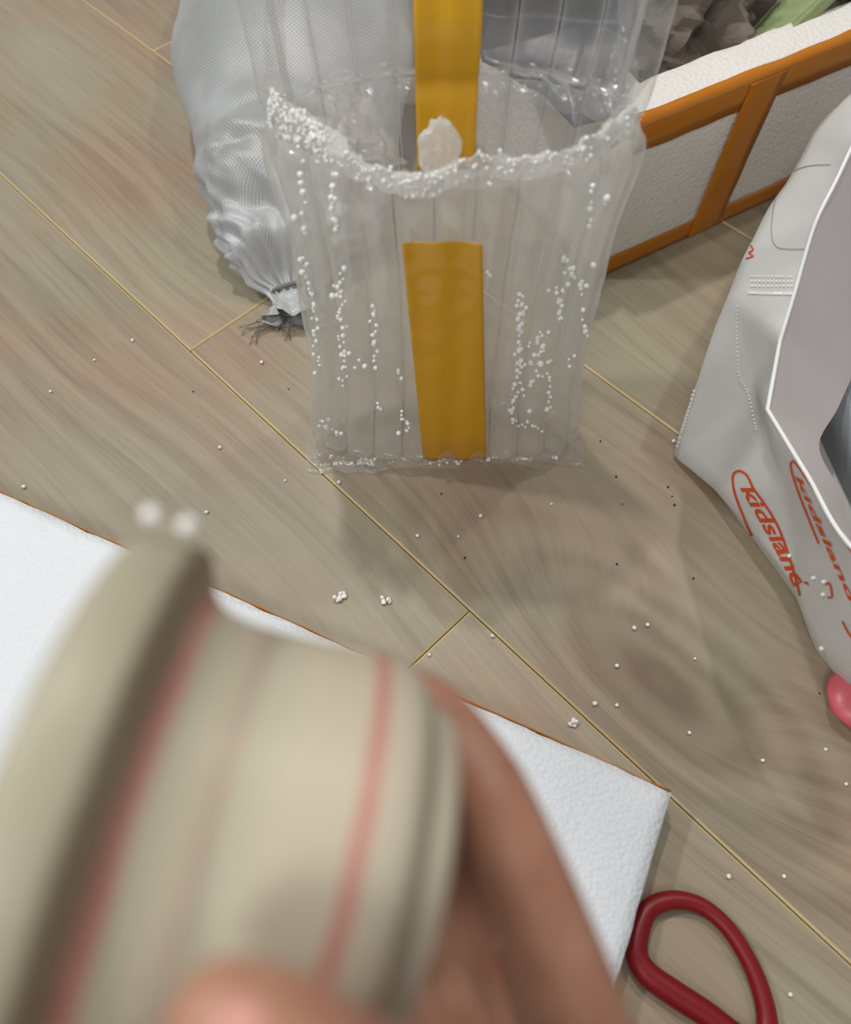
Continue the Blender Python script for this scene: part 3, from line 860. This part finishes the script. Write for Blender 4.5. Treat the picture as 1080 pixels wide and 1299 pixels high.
# inner facing layer
inn = {'a0': P(1086, 176, .20), 'a1': P(1036, 280, .18), 'a2': P(1008, 373, .16), 'a3': P(990, 432, .14), 'a4': P(974, 520, .125), 'a5': P(1024, 602, .135), 'a6': P(1088, 702, .145), 'a7': Vector((.33, .15, .16))}
low_ = {'a0': P(1150, 300, .10), 'a1': P(1110, 400, .08), 'a2': P(1082, 472, .075), 'a3': P(1062, 514, .072), 'a4': P(1038, 562, .07), 'a5': P(1062, 618, .075), 'a6': P(1094, 700, .08), 'a7': Vector((.36, .17, .09))}
ks = list(inn); A = spline([inn[k] for k in ks], 6); B = spline([low_[k] for k in ks], 6)
def f(u, v):
    i = min(int(u * (len(A) - 1)), len(A) - 2); t = u * (len(A) - 1) - i
    p = A[i].lerp(A[i + 1], t).lerp(B[i].lerp(B[i + 1], t), v) 
    return p + noise.noise_vector(p * 20) * .0015 * v + Vector((.0012, 0, -.0006))
V, Fc = grid(len(A), 12, f); o = mesh_obj('inner_lining', V, Fc, simple('lining_fabric', (206, 197, 197), .7, 500, .15)); reparent(o, sb)
rimpath = spline([bp[k] for k in ('R0', 'R01', 'R1', 'R12', 'R2', 'R3')], 6) 
rimpath[-1:] = spline([bp['R3'], bp['C0']], 6)
rimpath += spline([bp['C0'], bp['R5'], bp['R6'], bp['R7'], bp['R8'], bp['R9'], bp['R10'], bp['R0']], 8)[1:-1]
V, Fc = tube(rimpath, .0016, 8, True); o = mesh_obj('rim_hem', V, Fc, simple('hem', (240, 240, 238), .6)); reparent(o, sb)
# prints: laid on the fabric surface
M_print = simple('orange_print', (214, 78, 32), .6)
M_line = simple('brown_print', (176, 150, 140), .6)
camp = Vector((0, 0, H))
def on_bag(x, y, off=.0007):
    d = (W(x, y, 1.0) - camp).normalized()
    hit, n, i, t = tree.ray_cast(camp, d)
    if hit is None: return None
    if n.dot(d) > 0: n = -n
    return hit + n * off
def print_mesh(name, pts2, faces, mat, parent=sb):
    V = [on_bag(*p) for p in pts2]; keep = [i for i, v in enumerate(V) if v is not None]
    rm = {i: k for k, i in enumerate(keep)}
    Fc = [tuple(rm[i] for i in f_) for f_ in faces if all(i in rm for i in f_)]
    if not Fc: return None
    Fc = [f_ for f_ in Fc if max((V[keep[a]] - V[keep[b]]).length for a in f_ for b in f_) < .03]
    o = mesh_obj(name, [V[i] for i in keep], Fc, mat, None, False); reparent(o, sb); return o
def stroke2(pts, wpx, closed=False):
    vs = [Vector((x, y, 0)) for x, y in pts]; path = spline(vs, 8, closed); V = []; Fc = []; n = len(path)
    for i, p in enumerate(path):
        a = path[(i - 1) % n] if (closed or i) else p; b = path[(i + 1) % n] if (closed or i < n - 1) else p
        t = (b - a).normalized(); s = Vector((-t.y, t.x, 0)) * wpx / 2
        V += [(p.x - s.x, p.y - s.y), (p.x + s.x, p.y + s.y)]
    for i in range(n if closed else n - 1):
        j = (i + 1) % n; Fc.append((2 * i, 2 * i + 1, 2 * j + 1, 2 * j))
    return V, Fc
def text_geo(txt, off=.022):
    cu = bpy.data.curves.new('lettering', 'FONT'); cu.body = txt; cu.offset = off; cu.resolution_u = 3; cu.shear = .25
    ob = bpy.data.objects.new('lettering', cu); COL.objects.link(ob)
    bpy.context.view_layer.update()
    dg = bpy.context.evaluated_depsgraph_get(); me = bpy.data.meshes.new_from_object(ob.evaluated_get(dg))
    bmm = bmesh.new(); bmm.from_mesh(me); bmesh.ops.triangulate(bmm, faces=bmm.faces[:])
    V = [tuple(v.co) for v in bmm.verts]; Fc = [tuple(v.index for v in f_.verts) for f_ in bmm.faces]
    bmm.free(); bpy.data.objects.remove(ob); bpy.data.curves.remove(cu); bpy.data.meshes.remove(me)
    return V, Fc
TV, TF = text_geo('kidsland')
tx0, tx1 = min(v[0] for v in TV), max(v[0] for v in TV)
def place_text(o0, o1, h0, h1, bend, name):
    pts = []
    for x, y, z in TV:
        u = (x - tx0) / (tx1 - tx0); v = y / .74
        b = bend * math.sin(u * math.pi)
        px = o0[0] + (o1[0] - o0[0]) * u + b * .86; py = o0[1] + (o1[1] - o0[1]) * u - b * .5
        hx = h0[0] + (h1[0] - h0[0]) * u; hy = h0[1] + (h1[1] - h0[1]) * u
        pts.append((px + hx * v, py + hy * v))
    return print_mesh(name, pts, TF, M_print)
place_text((940, 619), (1012, 752), (14, -7), (17, -9), 2, 'logo_lettering')
V, Fc = stroke2([(957, 686), (944, 655), (933, 625), (931, 604), (939, 598), (949, 604), (957, 620), (972, 641), (988, 668), (1000, 700), (1010, 732), (1016, 756)], 3.0)
print_mesh('logo_outline', V, Fc, M_print)
place_text((1010, 604), (1082, 770), (5, -4), (8, -5), 0, 'logo_lettering')
V, Fc = stroke2([(1040, 690), (1016, 630), (1005, 596), (1006, 586), (1012, 590), (1034, 622), (1060, 662), (1090, 715)], 2.4); print_mesh('logo_outline', V, Fc, M_print)
V, Fc = stroke2([(1049, 742), (1054, 741), (1057, 757), (1051, 758)], 2.4); print_mesh('printed_mark', V, Fc, M_print)
V, Fc = stroke2([(1070, 788), (1076, 800), (1084, 812)], 2.6); print_mesh('printed_mark', V, Fc, M_print)
V, Fc = stroke2([(953, 312), (956, 318), (951, 322), (956, 326), (947, 329)], 1.8); print_mesh('printed_mark', V, Fc, M_print)
V, Fc = stroke2([(1055, 210), (1030, 211), (1010, 217), (995, 230), (985, 252), (980, 280), (980, 302), (986, 314), (1000, 317), (1023, 317)], 1.1); print_mesh('printed_outline', V, Fc, M_line)
# heat-pressed seams: rows of short raised dashes
M_stitch = simple('pressed_seam', (240, 240, 238), .6)
sv = []; sf = []
def seam(pts, step=4.0, wpx=2.4):
    vs = spline([Vector((x, y, 0)) for x, y in pts], 30)
    acc = 0; last = vs[0]
    for p in vs[1:]:
        acc += (p - last).length; 
        if acc >= step:
            t = (p - last).normalized(); n = Vector((-t.y, t.x, 0)); acc = 0
            q = [p - t * 1.2 - n * wpx / 2, p + t * 1.2 - n * wpx / 2, p + t * 1.2 + n * wpx / 2, p - t * 1.2 + n * wpx / 2]
            hh = [on_bag(a.x, a.y, .0004) for a in q]; h2 = [on_bag(a.x, a.y, .0011) for a in q]
            if all(h is not None for h in hh + h2) and (hh[0] - hh[2]).length < .02:
                b0 = len(sv); sv.extend(hh + h2)
                sf.extend([(b0 + 4, b0 + 5, b0 + 6, b0 + 7)] + [(b0 + k, b0 + (k + 1) % 4, b0 + 4 + (k + 1) % 4, b0 + 4 + k) for k in range(4)])
        last = p
seam([(922, 382), (900, 440), (860, 566)]); seam([(936, 384), (936, 430), (938, 478)]); seam([(938, 478), (950, 500), (960, 545)], 4, 1.8)
for yy in (352, 358, 364): seam([(950, yy), (978, yy), (1008, yy)], 4.5, 1.8)
seam([(948, 372), (975, 373), (1006, 373)], 2.3, 3.4)
o = mesh_obj('pressed_stitches', sv, sf, M_stitch, None, False); o['kind'] = 'stuff'; reparent(o, sb)
# things inside and under the bag
def rbox(sx, sy, sz, bev=.003, segs=3):
    bm = bmesh.new(); bmesh.ops.create_cube(bm, size=1)
    bmesh.ops.scale(bm, vec=(sx, sy, sz), verts=bm.verts)
    bmesh.ops.bevel(bm, geom=bm.edges[:], offset=bev, segments=segs, affect='EDGES'); return bm
M_blue = simple('bluish_grey_card', (150, 156, 164), .5, 40, .1)
o = from_bm('carton', rbox(.13, .20, .06), M_blue); o.location = (.425, .40, .034); o.rotation_euler = (0, 0, .15)
tag(o, 'bluish grey carton lying inside the white shopping bag', 'carton')
o = from_bm('green_packet', rbox(.10, .05, .05, .01), simple('leaf_green_wrap', (104, 150, 60), .4, 40, .3)); o.location = (.405, .262, .032)
tag(o, 'leaf green packet inside the white shopping bag at its lower right', 'packet')
bm = crumple_blob((.04, .03, .012), 9, folds=8, sub=3, depth=.2)
o = from_bm('pink_packet', bm, simple('pink_plastic', (206, 96, 104), .35)); o.location = P(1092, 868, .014) + Vector((.012, -.012, 0))
tag(o, 'pink plastic packet under the lower edge of the white shopping bag', 'packet')
for x, y in [(1003, 705), (1047, 738), (1046, 754), (1044, 822), (1034, 733)]:
    p = on_bag(x, y, .0012)
    if p is not None: bead(p, .0017, 'white polystyrene bead stuck to the outside of the white shopping bag', 'beads on the shopping bag')

# ---------------------------------------------------------------- scissors
M_red = simple('red_plastic', (128, 0, 12), .42)
M_steel = N('steel'); M_steel.b.inputs['Metallic'].default_value = 1; M_steel.b.inputs['Base Color'].default_value = lin((190, 190, 190)); M_steel.b.inputs['Roughness'].default_value = .25; M_steel = M_steel.m
SZ = .0068
loop1 = [(812, 1178), (826, 1152), (856, 1142), (890, 1150), (920, 1174), (945, 1210), (964, 1252), (974, 1300), (962, 1330), (930, 1312), (895, 1286), (858, 1262), (822, 1236), (808, 1210)]
path = spline([P(x, y, SZ) for x, y in loop1], 8, True)
c_ = P(1010, 1400, SZ); 
scr = empty('scissors', (c_.x, c_.y, 0)); tag(scr, 'scissors with red plastic handles on the floor beside the foam slab', 'scissors')
def rads(path, a, b, thick, thin):
    n = len(path); return [thin + (thick - thin) * (0.5 + .5 * math.cos(2 * math.pi * (i / n - a))) for i in range(n)]
V, Fc = tube(path, rads(path, .78, 0, .0082, .0056), 12, True, .9, Z); o = mesh_obj('handle', V, Fc, M_red); reparent(o, scr)
ax0 = P(968, 1318, SZ); ax1 = c_; dr = (ax1 - ax0).normalized()
V, Fc = tube([ax0, ax0.lerp(ax1, .5), ax1 + dr * .01], [.0075, .0065, .006], 12, False, .8, Z); o = mesh_obj('shank', V, Fc, M_red); reparent(o, scr)
sd = Vector((-dr.y, dr.x, 0)); 
mir = [p - sd * 2 * (p - ax0).dot(sd) * 1.0 - sd * 0 for p in path]
mir = [ax0 + dr * (p - ax0).dot(dr) - sd * ((p - ax0).dot(sd)) for p in path]
rot = Matrix.Translation(c_) @ Matrix.Rotation(1.35, 4, 'Z') @ Matrix.Translation(-c_)
mir = [rot @ p for p in mir]
V, Fc = tube(mir, .0055, 12, True, .9, Z); o = mesh_obj('handle', V, Fc, M_red); reparent(o, scr)
V, Fc = tube([rot @ ax0, rot @ ax1], [.0075, .006], 12, False, .8, Z); o = mesh_obj('shank', V, Fc, M_red); reparent(o, scr)
for k, an in ((0, 0.0), (1, 1.35)):
    bd = Matrix.Rotation(an, 3, 'Z') @ dr; bs = Vector((-bd.y, bd.x, 0))
    pr = [(-.01, -.006), (.0, -.008), (.07, -.004), (.10, 0), (.07, .004), (0, .007), (-.01, .006)]
    V = [c_ + bd * a + bs * b + Z * (-.001 + .0016 * k + dz) for dz in (0, .0014) for a, b in pr]
    n = len(pr); Fc = [tuple(range(n))[::-1], tuple(range(n, 2 * n))] + [(i, (i + 1) % n, n + (i + 1) % n, n + i) for i in range(n)]
    o = mesh_obj('blade', V, Fc, M_steel, None, False); reparent(o, scr)
V, Fc = tube([c_ - Z * .002, c_ + Z * .004], .004, 14); o = mesh_obj('pivot_screw', V, Fc, M_steel); reparent(o, scr)

# ---------------------------------------------------------------- cup
camM = Matrix(((1, 0, 0), (0, SP, -CP * -1), (0, -CP, 0)))
def camdir(x, y, z):
    """camera-space direction (x right, y up, z towards viewer) in the world"""
    R = cam.rotation_euler.to_matrix(); return R @ Vector((x, y, z))
axis = camdir(.955, -.28, -.13).normalized()
DC = .165
cc_ = W(330, 1068, DC)
cu_o = cc_ - axis * .042                      # centre of the rim plane
prof = [(0.0, .0510), (.0006, .0540), (.0022, .0562), (.008, .0568), (.0135, .0562), (.0150, .0546), (.0160, .0512), (.0176, .0474), (.0205, .0446), (.0258, .0432), (.034, .0429), (.042, .0432), (.052, .0437), (.0595, .0437), (.0640, .0428), (.0668, .0410), (.0680, .0385), (.0685, .0364), (.0695, .0356), (.0725, .0352), (.0742, .0344), (.0748, .0330), (.0748, .0305), (.0738, .0295), (.0705, .0290), (.0700, .0200), (.0698, .001)]
inner_p = [(.0668, .001), (.0665, .022), (.0655, .034), (.062, .0395), (.052, .0407), (.038, .0400), (.026, .0404), (.020, .0416), (.016, .0445), (.009, .0485), (.003, .0495)]
def cup_mat():
    m = N('glazed_cup'); s = m.add('ShaderNodeSeparateXYZ'); c = m.objc(); m.link(c, s.inputs[0])
    wob = m.math('MULTIPLY', m.math('SUBTRACT', m.noise(c, 30, 2), .5), .0014)
    x = m.math('MULTIPLY', m.math('ADD', s.outputs[0], wob), 1 / .08)
    cr = lin((200, 189, 167)); pk = lin((196, 128, 118)); gr = lin((186, 182, 160)); bg = lin((178, 166, 138)); dk = lin((128, 112, 92)); pal = lin((198, 188, 170))
    st = [(0.0, lin((176, 170, 148))), (.155, lin((170, 160, 138))), (.17, dk), (.215, lin((150, 124, 108))), (.235, pk), (.25, pk), (.275, gr), (.36, cr), (.40, lin((184, 166, 148))), (.44, gr), (.52, cr), (.60, cr), (.675, cr), (.685, pk), (.712, pk), (.722, cr), (.80, pal), (.835, lin((160, 148, 122))), (.88, pal), (.94, cr)]
    col = m.ramp(x, st)
    col = m.mix(m.math('MULTIPLY', m.math('SUBTRACT', m.noise(c, 45, 3), .35), .6), col, lin((182, 188, 162)))
    m.link(col, m.b.inputs['Base Color']); m.b.inputs['Roughness'].default_value = .42
    m.b.inputs['Specular IOR Level'].default_value = .4
    return m.m
def lathe(profile, n=96):
    V = []; Fc = []
    for (x, r) in profile:
        for k in range(n):
            a = 2 * math.pi * k / n; V.append((x, r * math.cos(a), r * math.sin(a)))
    m_ = len(profile)
    for i in range(m_):
        j = (i + 1) % m_
        if j == 0: break
        for k in range(n): Fc.append((i * n + k, i * n + (k + 1) % n, j * n + (k + 1) % n, j * n + k))
    return V, Fc
full = [Vector((x, r, 0)) for x, r in prof]
V, Fc = lathe(list(reversed(inner_p)) [::-1][0:0] + prof + inner_p + [prof[0]])
M_cup = cup_mat()
cup = mesh_obj('ceramic_cup', V, Fc, M_cup)
sb_ = cup.modifiers.new('smooth', 'SUBSURF'); sb_.levels = 1; sb_.render_levels = 2
xa = axis; za = (Z - xa * Z.dot(xa)).normalized(); ya = za.cross(xa)
cup.matrix_world = Matrix.Translation(cu_o) @ Matrix((xa, ya, za)).transposed().to_4x4()
tag(cup, 'cream glazed ceramic cup with pink bands and flared rim held on its side', 'cup')
for x, y, d, wh in [(192, 655, .150, 'left'), (238, 668, .152, 'right')]:
    bead(W(x, y, d), .0019, 'blurred white bead on top of the flared cup rim, the %s one of two' % wh, 'beads on the cup rim')

# ---------------------------------------------------------------- hand (one continuous surface)
def skin():
    m = N('skin'); g = m.geo()
    n = m.noise(g, 70, 3)
    m.link(m.ramp(n, [(0.3, lin((166, 115, 92))), (0.7, lin((186, 138, 114)))]), m.b.inputs['Base Color'])
    m.b.inputs['Roughness'].default_value = .45
    m.b.inputs['Subsurface Weight'].default_value = .15
    m.b.inputs['Subsurface Radius'].default_value = (.006, .0035, .002); m.b.inputs['Subsurface Scale'].default_value = .6
    m.bump(m.noise(g, 900, 3), .15, .0005)
    return m.m
M_skin = skin()
bm = bmesh.new()
def limb(pts, per=10, flat=1.0, up=None):
    path = spline([W(x, y, d) for x, y, d, r in pts], per)
    rr = spline([Vector((r, 0, 0)) for *_, r in pts], per)
    V, Fc = tube(path, [v.x for v in rr], 18, False, flat, up)
    vs = [bm.verts.new(v) for v in V]
    for f_ in Fc: bm.faces.new([vs[i] for i in f_])
    for e in (0, -1):
        bmesh.ops.create_icosphere(bm, subdivisions=3, radius=rr[e].x * .995, matrix=Matrix.Translation(path[e]))
index_f = [(770, 1420, .178, .0130), (720, 1262, .178, .0120), (655, 1085, .184, .0104), (606, 985, .192, .0101), (540, 905, .202, .0096), (470, 885, .213, .0088), (405, 900, .220, .0076)]
middle_f = [(720, 1500, .195, .0125), (640, 1290, .212, .0112), (560, 1150, .228, .0106), (470, 1080, .235, .0096), (380, 1050, .232, .0088), (300, 1060, .224, .0076)]
ring_f = [(660, 1580, .205, .0120), (590, 1400, .228, .0106), (510, 1270, .239, .0100), (420, 1210, .238, .0092), (330, 1190, .230, .0084), (270, 1195, .222, .0072)]
little_f = [(600, 1640, .205, .0105), (530, 1500, .228, .0092), (450, 1400, .236, .0086), (370, 1350, .232, .0078), (300, 1330, .224, .0068), (260, 1330, .218, .0058)]
thumb = [(760, 1720, .150, .0160), (690, 1620, .130, .0145), (560, 1500, .112, .0118), (440, 1400, .104, .0106), (350, 1340, .1015, .0102), (292, 1305, .1015, .0088)]
for f_ in (index_f, middle_f, ring_f, little_f, thumb): limb(f_)
# palm and back of the hand, then wrist and forearm
limb([(770, 1420, .178, .0150), (800, 1600, .178, .0190), (820, 1850, .168, .0215)])
limb([(720, 1500, .195, .0150), (760, 1650, .190, .0200), (810, 1850, .172, .0230)])
limb([(660, 1580, .205, .0145), (730, 1720, .195, .0190), (800, 1860, .175, .0220)])
limb([(600, 1640, .205, .0130), (690, 1760, .195, .0170), (790, 1880, .178, .0210)])
limb([(690, 1640, .150, .0150), (760, 1750, .165, .0190), (810, 1880, .170, .0220)])
limb([(815, 1840, .170, .0250), (860, 2300, .165, .0260), (930, 3000, .160, .0310), (1050, 4300, .150, .0380)], 12)
# flesh of the palm behind the cup foot
limb([(720, 1262, .184, .0120), (640, 1200, .206, .0110), (600, 1240, .216, .0110)])
limb([(760, 1500, .196, .0160), (690, 1340, .204, .0150), (620, 1200, .214, .0120), (610, 1130, .216, .0090)])
limb([(700, 1560, .200, .0160), (630, 1400, .218, .0150), (570, 1260, .226, .0120)])
limb([(780, 1560, .178, .0180), (740, 1380, .190, .0150), (670, 1230, .200, .0110), (640, 1120, .206, .0080)])
limb([(690, 1300, .192, .0130), (600, 1120, .208, .0105), (572, 1010, .208, .0085), (560, 950, .205, .0080)])
# web between thumb and index
limb([(775, 1440, .172, .0110), (790, 1560, .158, .0120), (740, 1640, .142, .0120)])
hand = from_bm('hand', bm, M_skin)
rm = hand.modifiers.new('remesh', 'REMESH'); rm.mode = 'VOXEL'; rm.voxel_size = .0016; rm.use_smooth_shade = True
sm = hand.modifiers.new('smooth', 'SMOOTH'); sm.factor = .5; sm.iterations = 6
handr = empty('person', W(815, 1860, .17)); tag(handr, 'right hand reaching in from the lower right, gripping the cream cup', 'person')
reparent(hand, handr); hand.name = 'hand'
# thumbnail
def nail():
    A = W(300, 1310, .1015); B = W(360, 1346, .1018); t = (A - B).normalized(); up = (camp - A).normalized(); up = (up - t * up.dot(t)).normalized()
    s = t.cross(up)
    def f(u, v):
        a = (u - .5) * 1.7; L = -.004 + .0135 * v
        w_ = .0062 * (1 - .45 * max(0, v - .7) / .3)
        return A + t * (L - .006) + s * math.sin(a) * w_ * 1.1 + up * (math.cos(a) * .0048 + .0052 - .0010 * v)
    return grid(14, 14, f)
V, Fc = nail(); o = mesh_obj('thumbnail', V, Fc, simple('nail', (222, 158, 146), .25)); s = o.modifiers.new('t', 'SOLIDIFY'); s.thickness = .0006
reparent(o, handr)
